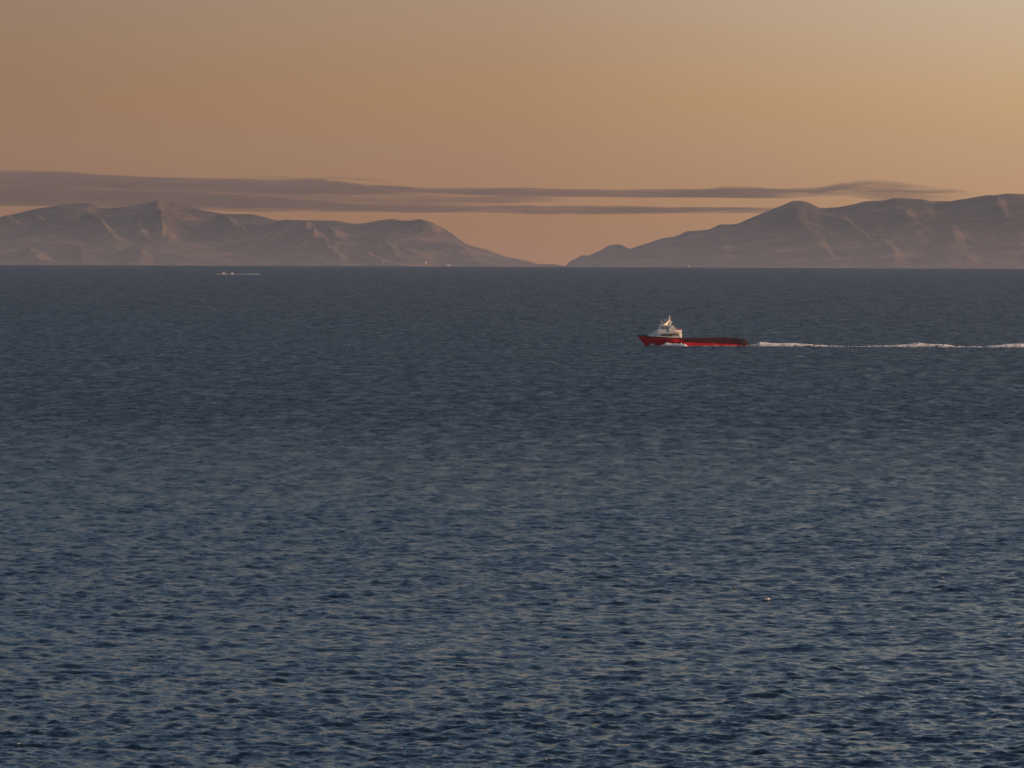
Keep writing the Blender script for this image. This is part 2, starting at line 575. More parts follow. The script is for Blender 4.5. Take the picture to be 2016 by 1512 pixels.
bvl = bvh_of(isl_l); bvr = bvh_of(isl_r)
outcrop('rock_outcrop', bvl, 748, 486, 6, 8, 0.3, 'small pale rock outcrop high on the left island slope', 3)
outcrop('rock_outcrop', bvl, 838, 518, 7, 10, 0.75, 'pale tan rock scar low on the left island near its right end', 9)
house(884, 523.0, bvl, 22, 5, 'white building on the shore near the right tip of the left island')
house(755, 515.5, bvl, 12, 4, 'white building on the tan foot slope of the left island')
house(1357, 525.5, bvr, 14, 5, 'white building on the shore of the right island')

# ------------------------------------------------------------------ clouds
def cloud(name, top, bot, y, depth, dens, col, label, seed, nx=260, ragged=2.2):
    us = np.linspace(top[0][0], top[-1][0], nx)
    vt = np.interp(us, [q[0] for q in top], [q[1] for q in top])
    vb = np.interp(us, [q[0] for q in bot], [q[1] for q in bot])
    ks = np.hanning(17); ks /= ks.sum()
    vt = np.convolve(np.pad(vt, 8, mode='edge'), ks, mode='valid')
    vb = np.convolve(np.pad(vb, 8, mode='edge'), ks, mode='valid')
    vt += ragged * np_noise(us / 60, us * 0, seed=seed, octs=4)
    vb += ragged * 0.8 * np_noise(us / 80, us * 0, seed=seed + 5, octs=4)
    vb = np.maximum(vb, vt + 0.2)
    env = np.clip(np.minimum((us - us[0]), (us[-1] - us)) / 160.0, 0, 1)
    NS = 18
    P = np.zeros((nx, NS, 3))
    for i in range(nx):
        a = at_y(us[i], vt[i], y); b = at_y(us[i], vb[i], y)
        zc = (a.z + b.z) / 2; hz = (a.z - b.z) / 2
        dd = depth * (0.35 + 0.65 * min(1, hz / 50)) * max(env[i], .02) / 2 * (1 + .25 * noise.noise(Vector((us[i] / 70, seed, 0))))
        for j in range(NS):
            an = 2 * math.pi * j / NS
            ca, sa = math.cos(an), math.sin(an)
            # thin towards both edges, fullest at the middle
            py = dd * math.copysign(abs(ca) ** 1.5, ca)
            pz = hz * math.copysign(abs(sa) ** 1.0, sa)
            P[i, j] = (a.x, y + py, zc + pz)
    me = grid_mesh(name, P, closed=True)
    bm = bmesh.new(); bm.from_mesh(me)
    bmesh.ops.holes_fill(bm, edges=[e for e in bm.edges if e.is_boundary], sides=0)
    bmesh.ops.recalc_face_normals(bm, faces=bm.faces)
    bm.to_mesh(me); bm.free()
    m, t, out = new_mat(name + '_vapour')
    pv = N(t, 'ShaderNodeVolumePrincipled')
    pv.inputs['Color'].default_value = (*col, 1)
    pv.inputs['Anisotropy'].default_value = 0.0
    tcn = N(t, 'ShaderNodeTexCoord')
    mp = N(t, 'ShaderNodeMapping')
    mp.inputs['Scale'].default_value = (1 / 750.0, 1 / 2200.0, 1 / 30.0)
    mp.inputs['Location'].default_value = (seed, seed, 0)
    t.links.new(tcn.outputs['Object'], mp.inputs[0])
    nz = N(t, 'ShaderNodeTexNoise', i_Scale=1.0, i_Detail=6.0, i_Roughness=0.65, i_Distortion=0.9)
    t.links.new(mp.outputs[0], nz.inputs['Vector'])
    mr = N(t, 'ShaderNodeMapRange', i_1=0.36, i_2=0.66, i_3=0.0, i_4=dens * 2.4)
    t.links.new(nz.outputs['Fac'], mr.inputs[0])
    t.links.new(mr.outputs[0], pv.inputs['Density'])
    t.links.new(pv.outputs[0], out.inputs['Volume'])
    o = link(name, me, mat=m)
    tag(o, label, kind='structure')
    return o


CC = (0.13, 0.105, 0.105)
cloud('cloud', [(-700, 320), (-200, 326), (0, 334), (120, 337), (240, 345), (400, 350), (520, 354), (640, 352), (740, 364), (860, 371), (980, 369), (1060, 371), (1200, 373), (1340, 373), (1400, 369), (1450, 367), (1500, 371), (1560, 374), (1660, 379)],
      [(-700, 372), (-200, 372), (0, 366), (120, 368), (300, 374), (520, 382), (650, 384), (740, 383), (860, 381), (960, 386), (1100, 388), (1200, 388), (1320, 390), (1400, 389), (1500, 391), (1560, 390), (1660, 386)],
      64000, 5200, 0.0005, CC, 'long thin mauve cloud streak above both islands', 3)
cloud('cloud', [(-700, 372), (0, 366), (200, 370), (420, 380), (560, 390), (700, 402), (860, 405), (1000, 404), (1200, 406), (1360, 408), (1500, 408), (1600, 409)],
      [(-700, 410), (0, 405), (100, 407), (300, 414), (420, 416), (560, 418), (700, 419), (900, 419), (1060, 421), (1200, 422), (1360, 421), (1480, 421), (1600, 416)],
      64500, 5200, 0.00042, CC, 'lower thin mauve cloud streak just over the left island peaks', 13)
cloud('cloud', [(-700, 338), (0, 350), (200, 350), (420, 360), (620, 368), (740, 376), (900, 384), (1050, 386), (1150, 392)],
      [(-700, 400), (0, 402), (200, 404), (420, 410), (560, 412), (700, 412), (900, 406), (1050, 400), (1150, 396)],
      66000, 5000, 0.00022, CC, 'broad faint cloud veil behind the left cloud streaks', 23)
cloud('cloud', [(1500, 374), (1560, 370), (1620, 366), (1660, 358), (1700, 352), (1740, 353), (1800, 361), (1870, 370), (1930, 378)],
      [(1500, 378), (1560, 380), (1620, 384), (1660, 386), (1700, 392), (1740, 398), (1800, 400), (1870, 396), (1930, 384)],
      65000, 3800, 0.00028, CC, 'soft mauve cloud tuft sitting on the right island crest', 33, ragged=2.0)
cloud('cloud', [(1510, 372), (1560, 369), (1610, 371), (1650, 362), (1700, 357), (1740, 358)],
      [(1510, 376), (1560, 376), (1610, 382), (1650, 376), (1700, 368), (1740, 362)],
      63000, 3600, 0.0008, CC, 'dark wisp of cloud above the peak of the right island', 43, ragged=1.0)
cloud('cloud', [(430, 350), (520, 346), (600, 350), (680, 347), (740, 352), (800, 362)],
      [(430, 352), (520, 350), (600, 354), (680, 353), (740, 359), (800, 366)],
      63500, 3000, 0.0004, CC, 'faint wisp of cloud above the left cloud streak', 53, ragged=1.0)

# ------------------------------------------------------------------ supply ship
S_PX = on_sea(1362.5, 681.2)
SD = S_PX.y
MPP = SD / FPX
K = MPP                     # metres per photo pixel at the ship
ship = empty('supply_ship', (S_PX.x, S_PX.y, drop(S_PX.x, S_PX.y)))
tag(ship, 'red hulled supply ship with white wheelhouse under way leftwards', 'ship')


def sx_(u): return (u - 1362.5) * K
def sz_(u, v): return (681.2 + (u - 1362.5) * 0.004 - v) * K


M_RED = paint('red_hull_paint', (0.70, 0.004, 0.012), 0.6, 0.10, 0.35, dirt=(0.46, 0.006, 0.012))
M_BLK = paint('black_hull_band', (0.020, 0.018, 0.024), 0.5, 0.1, 0.5)
M_WHT = paint('white_ship_paint', (0.74, 0.74, 0.75), 0.45, 0.04, 0.6, dirt=(0.62, 0.56, 0.50))
M_ORG = paint('orange_paint', (0.65, 0.27, 0.03), 0.5, 0.1, 0.8)
M_DRD = paint('dark_red_deck_paint', (0.16, 0.03, 0.025), 0.7, 0.15, 0.5)
M_BRN = paint('rusty_bulwark', (0.085, 0.028, 0.026), 0.75, 0.2, 0.5, dirt=(0.035, 0.018, 0.018))
M_CRM = paint('cream_mast_paint', (0.80, 0.70, 0.55), 0.5, 0.05, 0.8)
M_GLS = paint('dark_glass', (0.012, 0.014, 0.018), 0.12, 0.0)
M_GRY = paint('grey_steel', (0.30, 0.31, 0.33), 0.6, 0.1, 0.8)

SHEER = [(1253.5, 659.3), (1275, 660.6), (1298, 662.8), (1320, 664.2), (1345, 665.3), (1375, 666.3), (1400, 667.2), (1440, 668.0), (1462, 668.4), (1471, 668.8)]
HB_MAX = 5.6


def sheer(x):
    return float(np.interp(x, [sx_(q[0]) for q in SHEER], [sz_(*q) for q in SHEER]))


XB, XS = sx_(1253.5), sx_(1471.0)
XW = sx_(1271.5)


def half_b(x, f):
    """half breadth at height fraction f (0 keel .. 1 deck)"""
    x0 = XW + (XB - XW) * max(f - 0.28, 0) / 0.72 + (0.28 - min(f, 0.28)) * 6
    s = max(0.0, (x - x0) / (XS - x0))
    sharp = 0.30 if f > 0.6 else 0.38
    b = HB_MAX * min(1.0, (s / sharp)) ** (0.62 + 0.55 * (1 - f))
    return b * (0.80 + 0.20 * min(1, f / 0.5)) * (1 - 0.06 * max(0, s - 0.85) / 0.15)


def hull_part(f0, f1, nf, mat, name, parent, off=0.0):
    ns = 72
    P = np.zeros((ns, nf * 2, 3))
    for i in range(ns):
        g = (i / (ns - 1)) ** 1.35
        for j in range(nf):
            f = f0 + (f1 - f0) * j / (nf - 1)
            x0 = XW + (XB - XW) * max(f - 0.28, 0) / 0.72 + (0.28 - min(f, 0.28)) * 6
            x = x0 + (XS - x0) * g
            zt = sheer(x); zb = -2.4
            z = zb + (zt - zb) * f
            b = half_b(x, f) + off
            P[i, j] = (x, -b, z)
            P[i, nf * 2 - 1 - j] = (x, b, z)
    me = grid_mesh(name, P, closed=True)
    bm = bmesh.new(); bm.from_mesh(me)
    bmesh.ops.holes_fill(bm, edges=[e for e in bm.edges if e.is_boundary], sides=0)
    bmesh.ops.recalc_face_normals(bm, faces=bm.faces)
    bm.to_mesh(me); bm.free()
    o = link(name, me, parent, mat)
    return o


hull_part(0.0, 0.925, 12, M_RED, 'hull', ship)
hull_part(0.925, 1.0, 3, M_BLK, 'sheer_band', ship, 0.05)


def tube_bm(bm, a, b, r0, r1=None, seg=8):
    r1 = r0 if r1 is None else r1
    a = Vector(a); b = Vector(b); d = (b - a)
    q = d.to_track_quat('Z', 'Y').to_matrix()
    ra = []; rb = []
    for i in range(seg):
        an = 2 * math.pi * i / seg
        o = q @ Vector((math.cos(an), math.sin(an), 0))
        ra.append(bm.verts.new(a + o * r0)); rb.append(bm.verts.new(b + o * r1))
    for i in range(seg):
        bm.faces.new((ra[i], ra[(i + 1) % seg], rb[(i + 1) % seg], rb[i]))
    bm.faces.new(ra[::-1]); bm.faces.new(rb)


def prism(name, prof, y0, y1, mat, parent, taper=None, bevel=0.06):
    """side profile in (x, z), extruded between y0 and y1; taper(x, z) scales the half width"""
    bm = bmesh.new()
    A = []; B = []
    for x, z in prof:
        s = taper(x, z) if taper else 1
        A.append(bm.verts.new((x, y0 * s, z))); B.append(bm.verts.new((x, y1 * s, z)))
    n = len(prof)
    bm.faces.new(A); bm.faces.new(B[::-1])
    for i in range(n):
        bm.faces.new((A[i], B[i], B[(i + 1) % n], A[(i + 1) % n]))
    bmesh.ops.recalc_face_normals(bm, faces=bm.faces)
    if bevel:
        bmesh.ops.bevel(bm, geom=list(bm.edges), offset=bevel, segments=1, affect='EDGES', clamp_overlap=True)
    return bm_obj(name, bm, mat, parent)


def P2(lst): return [(sx_(u), sz_(u, v)) for u, v in lst]


# long lower deckhouse with raked front, narrower towards the bow
def tp(x, z):
    return float(np.interp(x, [sx_(1274), sx_(1300), sx_(1312), sx_(1337), sx_(1342)], [0.70, 0.97, 1.0, 1.0, 0.78]))


hs = [(1275, 661.5), (1286, 654), (1296, 647.6), (1300, 646.9), (1318, 647.6), (1329, 648.2), (1329.5, 649.8), (1341.5, 650.2), (1342, 665.8), (1310, 664.6), (1292, 663.2)]
lower = prism('deckhouse', P2(hs), -4.5, 4.5, M_WHT, ship, tp, 0.08)
for k in range(8):
    bm = bmesh.new()
    u = 1304.2 + k * 4.42
    box_bm(bm, sx_(u), -4.53, sz_(u, 658.7), 0.76, 0.10, 0.98)
    bm_obj('window', bm, M_GLS, ship)
    bm = bmesh.new()
    box_bm(bm, sx_(u), 4.53, sz_(u, 658.7), 0.76, 0.10, 0.98)
    bm_obj('window', bm, M_GLS, ship)
# ledge between the two decks
bm = bmesh.new(); box_bm(bm, sx_(1321), 0, sz_(1321, 654.6), 10.6, 9.3, 0.14)
bm_obj('ledge', bm, M_WHT, ship)
# orange stripe on the aft house
bm = bmesh.new(); box_bm(bm, sx_(1335.2), -4.56, sz_(1335, 654.2), 2.5, 0.08, 0.38)
bm_obj('orange_stripe', bm, M_ORG, ship)
# funnel housings either side
for s in (-1, 1):
    f_ = prism('funnel_housing', P2([(1316.5, 646), (1318, 644.6), (1328, 645.2), (1328.8, 646.5), (1329, 654.5), (1316.5, 654.3)]),
               s * 3.1 - 1.5, s * 3.1 + 1.5, M_WHT, ship)
    bm = bmesh.new()
    tube_bm(bm, (sx_(1326), s * 3.1, sz_(1326, 646)), (sx_(1327), s * 3.1, sz_(1327, 641.8)), 0.42, 0.36, 10)
    bm_obj('exhaust_pipe', bm, M_GRY, f_)
# wheelhouse
wh = prism('wheelhouse', P2([(1296.5, 648.2), (1294.8, 643.8), (1297.2, 641.0), (1322, 642.2), (1323.5, 648.6)]), -3.5, 3.5, M_WHT, ship,
           lambda x, z: float(np.interp(x, [sx_(1295), sx_(1301)], [0.72, 1.0])), 0.05)
for k in range(7):
    bm = bmesh.new()
    u = 1302.6 + k * 3.05
    box_bm(bm, sx_(u), -3.52, sz_(u, 645.5), 0.62, 0.08, 0.78)
    bm_obj('window', bm, M_GLS, wh)
for k in range(3):
    bm = bmesh.new()
    box_bm(bm, sx_(1294.9) - 0.02, (k - 1) * 1.55, sz_(1295, 643.4), 0.12, 1.3, 0.62)
    bm_obj('front_window', bm, M_GLS, wh)
prism('wheelhouse_roof', P2([(1298.6, 641.2), (1299.2, 639.4), (1303, 639.2), (1325, 640.8), (1325, 642.2)]), -3.9, 3.9, M_WHT, ship)
# raked mast with platform, pole and aerials
mast = prism('mast', P2([(1306.5, 639.6), (1313, 633.6), (1317.2, 630.6), (1319.6, 630.6), (1319.4, 632.6), (1316.4, 635.6), (1313.4, 640.2)]), -0.8, 0.8, M_CRM, ship, lambda x, z: float(np.interp(x, [sx_(1306), sx_(1319.6)], [2.6, 0.35])), 0.03)
bm = bmesh.new()
tube_bm(bm, (sx_(1317.8), 0, sz_(1318, 631)), (sx_(1317.2), 0, sz_(1317, 621.5)), 0.30, 0.17, 10)
bm_obj('mast_pole', bm, M_CRM, mast)
bm = bmesh.new()
tube_bm(bm, (sx_(1318.2), -0.7, sz_(1318, 634)), (sx_(1318.6), -1.1, sz_(1319, 646)), 0.26)
bm_obj('mast_leg', bm, M_CRM, mast)
bm = bmesh.new()
tube_bm(bm, (sx_(1318.2), 0.7, sz_(1318, 634)), (sx_(1318.6), 1.1, sz_(1319, 646)), 0.26)
bm_obj('mast_leg', bm, M_CRM, mast)
bm = bmesh.new()
tube_bm(bm, (sx_(1319.8), 0.4, sz_(1320, 631)), (sx_(1319.8), 0.4, sz_(1320, 622.8)), 0.07)
bm_obj('aerial', bm, M_GRY, mast)
bm = bmesh.new()
tube_bm(bm, (sx_(1314.8), -0.4, sz_(1315, 632)), (sx_(1314.8), -0.4, sz_(1315, 625.6)), 0.05)
bm_obj('aerial', bm, M_GRY, mast)
for (u, v0, v1) in ((1301.4, 639.4, 628.2), (1307.2, 640, 627.3), (1304.4, 639.4, 633)):
    bm = bmesh.new()
    tube_bm(bm, (sx_(u), -2.4, sz_(u, v0)), (sx_(u), -2.4, sz_(u, v1)), 0.05)
    bm_obj('whip_aerial', bm, M_WHT, ship)
bm = bmesh.new()
box_bm(bm, sx_(1312.6), 0, sz_(1312, 629.8), 2.0, 0.35, 0.28)
tube_bm(bm, (sx_(1312.6), 0, sz_(1312, 630.2)), (sx_(1312.9), 0, sz_(1312, 634.4)), 0.12)
bm_obj('radar_scanner', bm, M_WHT, mast)
bm = bmesh.new()
box_bm(bm, sx_(1317.4), 0, sz_(1317, 627.6), 0.18, 2.6, 0.14)
bm_obj('yardarm', bm, M_CRM, mast)
for (u, v, y) in ((1321.4, 634.2, -0.6), (1323.3, 642.0, -2.2), (1316.0, 629.0, 0.5)):
    bm = bmesh.new()
    bmesh.ops.create_uvsphere(bm, u_segments=12, v_segments=8, radius=0.42)
    bmesh.ops.translate(bm, verts=bm.verts, vec=(sx_(u), y, sz_(u, v)))
    tube_bm(bm, (sx_(u), y, sz_(u, v)), (sx_(u), y, sz_(u, v + 4)), 0.09)
    bm_obj('satellite_dome', bm, M_WHT, ship, True)
# rescue boat on the aft house
rb = bmesh.new()
bmesh.ops.create_uvsphere(rb, u_segments=12, v_segments=8, radius=1)
for v in rb.verts: v.co = Vector((v.co.x * 1.7 + sx_(1336), v.co.y * 0.8 - 2.6, v.co.z * 0.36 + sz_(1336, 648.9)))
bm_obj('rescue_boat', rb, paint('red_rescue_boat', (0.5, 0.06, 0.03), 0.5), ship, True)
# rails
def rail(pts, h, name, mat, y, step=1.6):
    bm = bmesh.new()
    L = [Vector((x, y if not callable(y) else y(x), z)) for x, z in pts]
    for a, b in zip(L[:-1], L[1:]):
        n = max(1, int((b - a).length / step))
        for k in range(n):
            q = a.lerp(b, k / n)
            tube_bm(bm, q, q + Vector((0, 0, h)), 0.035, seg=5)
        for hh in (0.5, 1.0):
            tube_bm(bm, a + Vector((0, 0, h * hh)), b + Vector((0, 0, h * hh)), 0.035, seg=5)
    bm_obj(name, bm, mat, ship)['kind'] = 'stuff'


rail([(sx_(1300), sz_(1300, 646.9)), (sx_(1329), sz_(1329, 648.2))], 0.9, 'railing', M_WHT, -4.4)
rail([(sx_(1330), sz_(1330, 649.8)), (sx_(1341), sz_(1341, 650.2))], 0.9, 'railing', M_WHT, -4.4)
rail([(sx_(1256), sz_(1256, 659.4)), (sx_(1274), sz_(1274, 660.6))], 0.9, 'railing', M_GRY, lambda x: -half_b(x, 1.0) * 0.9)
# windlass and bollards on the foredeck
bm = bmesh.new()
tube_bm(bm, (sx_(1268), -0.9, sz_(1268, 659.2)), (sx_(1268), 0.9, sz_(1268, 659.2)), 0.4)
bm_obj('windlass', bm, M_GRY, ship)
# cargo rails (dark bulwark) along the open aft deck
for s in (-1, 1):
    bw = prism('bulwark', P2([(1343, 666.0), (1343.5, 664.9), (1396, 665.0), (1400, 663.7), (1445, 665.0), (1452, 666.2), (1461, 667.2), (1468, 669.6), (1471.3, 672.0), (1471.3, 678.6), (1463, 678.4), (1456, 673.2), (1440, 672.2), (1400, 671.4), (1370, 669.8), (1343, 668.4)]),
               s * 5.62, s * 5.95, M_BRN, ship, None, 0.03)
    bm = bmesh.new()
    n = 22
    for k in range(n):
        u = 1350 + k * 5.4
        box_bm(bm, sx_(u), s * 6.02, sz_(u, 669.0), 0.22, 0.16, 1.3)
    bm_obj('bulwark_stay', bm, M_BRN, bw)['kind'] = 'stuff'
    bm = bmesh.new()
    tube_bm(bm, (sx_(1345), s * 6.0, sz_(1345, 671.6)), (sx_(1470), s * 5.9, sz_(1470, 676.4)), 0.17)
    bm_obj('rubbing_strake', bm, M_BLK, ship)
    for k in range(7):
        bm = bmesh.new()
        u = 1350 + k * 2.3 if k < 4 else 1425 + (k - 4) * 16
        bmesh.ops.create_cone(bm, cap_ends=True, segments=14, radius1=0.55, radius2=0.55, depth=0.34)
        bmesh.ops.rotate(bm, verts=bm.verts, matrix=Matrix.Rotation(math.pi / 2, 3, 'X'))
        bmesh.ops.translate(bm, verts=bm.verts, vec=(sx_(u), s * 6.12, sz_(u, 671.4 if k < 4 else 673.4)))
        bm_obj('tyre_fender', bm, M_BLK, ship)
bm = bmesh.new(); box_bm(bm, sx_(1471.2), 0, sz_(1471, 675.2), 0.4, 11.3, 1.9)
bm_obj('stern_gate', bm, M_BRN, ship)
# aft deck
bm = bmesh.new(); box_bm(bm, (sx_(1345) + sx_(1470)) / 2, 0, sz_(1405, 669.4), sx_(1470) - sx_(1345), 11.0, 0.2)
bm_obj('cargo_deck', bm, M_DRD, ship)
for (u, w, h_) in ((1402, 2.0, 1.3), (1421, 5.5, 1.0), (1437, 3.0, 1.1)):
    bm = bmesh.new(); box_bm(bm, sx_(u), 1.0, sz_(u, 669.0) + h_ / 2, w, 4.5, h_)
    bmesh.ops.bevel(bm, geom=list(bm.edges), offset=0.06, segments=1, affect='EDGES')
    bm_obj('deck_locker', bm, M_BRN, ship)

# ------------------------------------------------------------------ foam
m, t, out = new_mat('foam')
tcn = N(t, 'ShaderNodeTexCoord')
n1 = N(t, 'ShaderNodeTexNoise', i_Scale=0.8, i_Detail=6.0)
t.links.new(tcn.outputs['Object'], n1.inputs['Vector'])
c = ramp(t, n1.outputs['Fac'], [(0.3, (0.62, 0.64, 0.66)), (0.6, (0.85, 0.84, 0.83))])
def froth(tree, col):
    d = N(tree, 'ShaderNodeBsdfDiffuse'); tr = N(tree, 'ShaderNodeBsdfTranslucent')
    mxs = N(tree, 'ShaderNodeMixShader', i_0=0.42)
    for q in (d, tr):
        if isinstance(col, tuple): q.inputs['Color'].default_value = (*col, 1)
        else: tree.links.new(col, q.inputs['Color'])
    tree.links.new(d.outputs[0], mxs.inputs[1]); tree.links.new(tr.outputs[0], mxs.inputs[2])
    return mxs.outputs[0]


t.links.new(froth(t, c), out.inputs['Surface'])
M_FOAM = m

m, t, out = new_mat('froth_clump')
d = N(t, 'ShaderNodeBsdfDiffuse')
d.inputs['Color'].default_value = (0.90, 0.89, 0.88, 1)
t.links.new(d.outputs[0], out.inputs['Surface'])
M_FROTH = m

# broken foam: white froth with open water between
m, t, out = new_mat('broken_foam')
tcn = N(t, 'ShaderNodeTexCoord')
mp = N(t, 'ShaderNodeMapping')
mp.inputs['Scale'].default_value = (0.35, 1.0, 1.6)
t.links.new(tcn.outputs['Object'], mp.inputs[0])
n1 = N(t, 'ShaderNodeTexNoise', i_Scale=0.9, i_Detail=7.0, i_Roughness=0.65)
t.links.new(mp.outputs[0], n1.inputs['Vector'])
fc = ramp(t, n1.outputs['Fac'], [(0.40, (0, 0, 0)), (0.56, (1, 1, 1))])
pf = froth(t, (0.84, 0.83, 0.82))
pw = N(t, 'ShaderNodeBsdfPrincipled', i_Roughness=0.35, i_IOR=1.333)
pw.inputs['Base Color'].default_value = (0.05, 0.07, 0.085, 1)
mx = N(t, 'ShaderNodeMixShader')
t.links.new(fc, mx.inputs[0]); t.links.new(pw.outputs[0], mx.inputs[1]); t.links.new(pf, mx.inputs[2])
t.links.new(mx.outputs[0], out.inputs['Surface'])
M_BFOAM = m


def foam_strip(name, x0, x1, cy, hfun, wfun, mat, label, cat, seed, step=0.5, origin=ship.location, kind=None, rough=0.35):
    nx = int((x1 - x0) / step) + 1
    ny = 15
    P = np.zeros((nx, ny, 3))
    for i in range(nx):
        x = x0 + (x1 - x0) * i / (nx - 1)
        h, w = hfun(x), wfun(x)
        c0 = cy(x) if callable(cy) else cy
        for j in range(ny):
            f = j / (ny - 1) * 2 - 1
            n = noise.fractal(Vector((x * 0.55, f * 2.2 + seed, seed * 1.3)), 0.8, 2.2, 4)
            bump = (1 - f * f) ** 0.8
            P[i, j] = (x, c0 + f * w, bump * h * (1 + rough * 2 * n) - 0.35 * (f * f) - 0.12)
    me = grid_mesh(name, P)
    o = link(name, me, mat=mat)
    o.location = origin
    return tag(o, label, cat, kind=kind)


def bumps(lst):
    xs = [q[0] for q in lst]; hs_ = [q[1] for q in lst]
    return lambda x: float(np.interp(x, xs, hs_))


# bow wave along the near side: a grey shaded curl, then a sunlit crest, then thin froth along the hull
hb = lambda x: -half_b(x, 0.42)
foam_strip('bow_wave', sx_(1272), sx_(1306), lambda x: hb(x) - 0.7, bumps([(sx_(1272), 0.1), (sx_(1278), 0.5), (sx_(1283), 1.0), (sx_(1290), 0.8), (sx_(1298), 0.5), (sx_(1306), 0.7)]),
           lambda x: 1.0, M_BFOAM, 'grey shaded curl of water at the bow of the red ship', 'bow wave', 2, 0.25, kind='stuff')
foam_strip('foam', sx_(1303), sx_(1350), lambda x: hb(x) - 1.3,
           bumps([(sx_(1303), 0.3), (sx_(1307), 0.9), (sx_(1311), 1.6), (sx_(1316), 1.4), (sx_(1324), 0.95), (sx_(1330), 1.25), (sx_(1335), 0.85), (sx_(1341), 1.2), (sx_(1343), 0.6), (sx_(1347), 1.1), (sx_(1350), 0.2)]),
           lambda x: 1.5, M_FOAM, 'bright sunlit foam along the bow side of the red ship', 'foam', 5, 0.22, kind='stuff', rough=0.5)
foam_strip('foam', sx_(1349), sx_(1476), lambda x: -6.6,
           lambda x: 0.32 + 0.28 * max(0, noise.noise(Vector((x * 0.22, 3, 1)))) * 2, lambda x: 1.0, M_BFOAM,
           'thin broken foam line along the hull of the red ship towards its stern', 'foam', 8, 0.25, kind='stuff')
# stern wake running out of the frame
def wake_h(x):
    u = x / K + 1362.5
    base = float(np.interp(u, [1468, 1476, 1488, 1496, 1510, 1530, 1556, 1600, 1650, 1690, 1720, 1760, 1790, 1806, 1830, 1862, 1880, 1940, 1960, 1985, 2010, 2060, 2150, 2300, 2500],
                           [0.9, 1.0, 1.2, 2.1, 1.9, 1.5, 1.7, 0.9, 0.35, 0.15, 0.5, 0.8, 1.5, 2.2, 1.4, 1.3, 0.4, 0.35, 0.9, 1.7, 1.8, 0.7, 0.9, 0.6, 0.3]))
    return base * 0.88


foam_strip('wake', sx_(1467), sx_(2500), lambda x: 1.5 + 4 * noise.noise(Vector((x * 0.02, 0, 0))), wake_h, lambda x: 4.5 + 0.02 * (x - sx_(1467)), M_BFOAM,
           'long white wake trailing behind the stern of the red ship', 'wake', 12, 0.45, kind='stuff', rough=0.30)
foam_strip('wake', sx_(1467), sx_(2500), lambda x: -7.5 - 0.03 * (x - sx_(1467)),
           lambda x: max(0.05, 0.35 + 0.6 * noise.noise(Vector((x * 0.045, 9, 0)))), lambda x: 1.3, M_BFOAM,
           'thin near edge line of the wake behind the red ship', 'wake', 15, 0.45, kind='stuff', rough=0.5)


def lumps(name, pts, mat, label, cat, origin, kind='stuff'):
    """froth as many small uneven lumps"""
    V = []; F = []
    base = bmesh.new(); bmesh.ops.create_icosphere(base, subdivisions=1, radius=1)
    bv_ = [v.co.copy() for v in base.verts]; bf = [[v.index for v in f.verts] for f in base.faces]; base.free()
    for (x, y, z, rx, rz) in pts:
        k = len(V)
        for c_ in bv_:
            s_ = 1 + 0.35 * random.uniform(-1, 1)
            V.append((x + c_.x * rx * s_, y + c_.y * rx * 0.7 * s_, z + c_.z * rz * s_))
        F += [[i + k for i in f] for f in bf]
    me = bpy.data.meshes.new(name); me.from_pydata(V, [], F); me.update()
    for q in me.polygons: q.use_smooth = True
    o = link(name, me, mat=mat)
    o.location = origin
    return tag(o, label, cat, kind=kind)


pts = []
for k in range(16000):
    x = random.uniform(sx_(1478), sx_(2450))
    h = wake_h(x)
    if random.random() > (h / 1.8) ** 1.8 * (0.75 + 0.9 * noise.noise(Vector((x * 0.3, 2, 0)))): continue
    f = random.uniform(-1, 0.2)
    pts.append((x, 1.0 + f * 4.6, h * (1 - f * f) ** 0.7 * random.uniform(0.8, 1.1), random.uniform(0.14, 0.42), random.uniform(0.10, 0.26)))
lumps('wake_froth', pts, M_FROTH, 'bright clumps of froth riding on the wake of the red ship', 'froth', ship.location)

pts = []
bowf = bumps([(sx_(1300), 0.0), (sx_(1304), 0.4), (sx_(1307), 0.9), (sx_(1311), 1.6), (sx_(1316), 1.4), (sx_(1324), 0.95), (sx_(1330), 1.25), (sx_(1335), 0.85), (sx_(1341), 1.2), (sx_(1343), 0.6), (sx_(1347), 1.1), (sx_(1352), 0.1)])
for k in range(1300):
    x = random.uniform(sx_(1301), sx_(1352))
    h = bowf(x)
    f = random.uniform(-1, 0.2)
    pts.append((x, hb(x) - 1.4 + f * 1.5, h * (1 - f * f) ** 0.7 * random.uniform(0.5, 1.1), random.uniform(0.12, 0.3), random.uniform(0.10, 0.24)))
lumps('bow_froth', pts, M_FROTH, 'clumps of sunlit froth thrown up beside the wheelhouse of the red ship', 'froth', ship.location)

